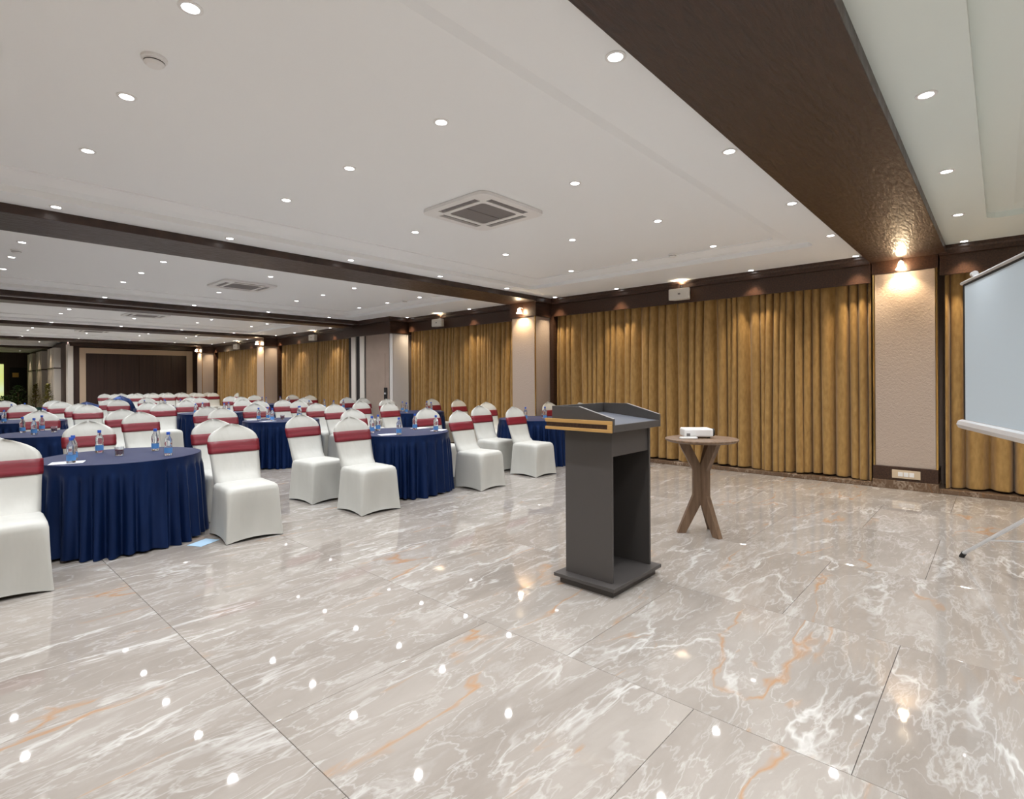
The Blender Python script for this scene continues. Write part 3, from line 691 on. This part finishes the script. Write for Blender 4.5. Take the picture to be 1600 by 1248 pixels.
for kind, (x, y) in items:
    rc = near_table(x, y); cx_, cy_ = TX[rc[0]][rc[1]], TY[rc[0]][rc[1]]
    d = math.hypot(x-cx_, y-cy_); lim = 0.47 if kind == 'p' else 0.54
    if d > lim: x, y = cx_+(x-cx_)*lim/d, cy_+(y-cy_)*lim/d
    by.setdefault((kind,)+rc, []).append((x, y))
for (kind, r, c), ps_ in by.items():
    tn_ = '%s %s table' % (ROWN[r], COLN[c])
    for i, (x, y) in enumerate(sorted(ps_, key=pix_x)):
        if kind == 'b':
            t = thing('water_bottle', 'clear water bottle, blue cap, %s from the outer side on the %s' % (ORD[i], tn_), 'bottle', (x, y, TOPZ), i*1.3, 'water bottles on the tables')
            link('bottle_body', bb, t); link('bottle_label', bl, t); link('bottle_cap', bc, t)
        elif kind == 'g':
            t = thing('candle_glass', 'small dark red glass tumbler on the '+tn_, 'glass', (x, y, TOPZ), 0, 'red tumblers on the tables')
            MB().lathe([(0.027, 0.0), (0.031, 0.006), (0.034, 0.075), (0.031, 0.075), (0.028, 0.012)], 16).obj('tumbler', M['bottle'], t, True)
            MB().lathe([(0.027, 0.013), (0.030, 0.05)], 16).obj('red_wax', M['glass'], t, True)
        else:
            o = MB().box((-0.105, -0.075, 0), (0.105, 0.075, 0.004)).obj('notepad', M['paper'], None)
            o.location = (x, y, TOPZ); o.rotation_euler = (0, 0, -0.3+0.4*i)
            tag(o, 'white notepad, %s from the outer side on the %s' % (ORD[i], tn_), 'notepad', 'notepads on the tables')
o = MB().box((-0.10, -0.07, 0), (0.10, 0.07, 0.002)).obj('fallen_paper', M['bluepaper'], None); o.location = (1.60, 4.98, 0.001); o.rotation_euler = (0, 0, 0.5)
tag(o, 'light blue paper lying on the floor against the front-row outer table', 'paper')

# ------------------------------------------------------------------ far odds and ends
def heap(x, y, rx, h, seed, label):
    rnd = random.Random(seed); rings = []
    for q in range(9):
        t_ = q/8; rr = rx*math.sqrt(max(0.0, 1-t_**2.2))+0.01
        rings.append([((rr*(1+0.10*math.sin(5*a+seed+2*t_)+0.05*math.sin(11*a)))*math.cos(a), (rr*(1+0.10*math.sin(5*a+seed+2*t_)))*0.7*math.sin(a), h*t_) for a in [2*PI*j/36 for j in range(36)]])
    o = MB().rings(rings).obj('cloth_heap', M['navy'], None, 'all'); o.location = (x, y, 0); tag(o, label, 'cloth heap', 'navy cloth heaps')
heap(4.05, 19.6, 0.42, 0.98, 1, 'tall heap of navy tablecloths among the rear tables')
heap(3.10, 18.8, 0.50, 0.84, 2, 'low rounded heap of navy tablecloths by the lobby side')
def plant(x, y, h, r, pot, leaf, label, conical):
    t = thing('potted_plant', label, 'plant', (x, y, 0), 0, 'lobby plants'); rnd = random.Random(int(x*100))
    MB().lathe([(0.16, 0.0), (0.21, 0.34), (0.23, 0.36), (0.20, 0.35)], 18).obj('pot', M[pot], t, True)
    MB().tube((0, 0, 0.3), (0, 0, h*0.8), 0.02).obj('stem', M['oak'], t)
    fo = MB()
    for i in range(420):
        z = rnd.uniform(0.4, h); k = (1-(z-0.4)/(h-0.4)) if conical else math.sin(PI*min(1, (z-0.3)/(h-0.3))*0.85+0.3)
        a = rnd.uniform(0, 2*PI); rr = r*max(0.08, k)*math.sqrt(rnd.random()); c = Vector((rr*math.cos(a), rr*math.sin(a), z))
        d = Vector((math.cos(a), math.sin(a), rnd.uniform(-0.2, 0.9))).normalized()*rnd.uniform(0.08, 0.14); s_ = d.cross(Vector((0, 0, 1))).normalized()*0.025
        fo.add([c, c+d*0.5+s_, c+d, c+d*0.5-s_], [(0, 1, 2, 3)])
    f = fo.obj('foliage', M[leaf], t); f['kind'] = 'stuff'
plant(2.95, 32.6, 1.25, 0.36, 'yellow', 'leaf', 'bushy green plant in a yellow pot in the lobby', False)
plant(2.55, 33.6, 0.75, 0.28, 'teal', 'leaf', 'low green plant in a teal pot in the lobby', False)
plant(3.22, 26.4, 1.30, 0.24, 'teal', 'leafy', 'olive conical shrub beside the pale corner post', True)
plant(3.22, 29.6, 1.30, 0.26, 'teal', 'leafy', 'olive conical shrub between the pale pilasters', True)
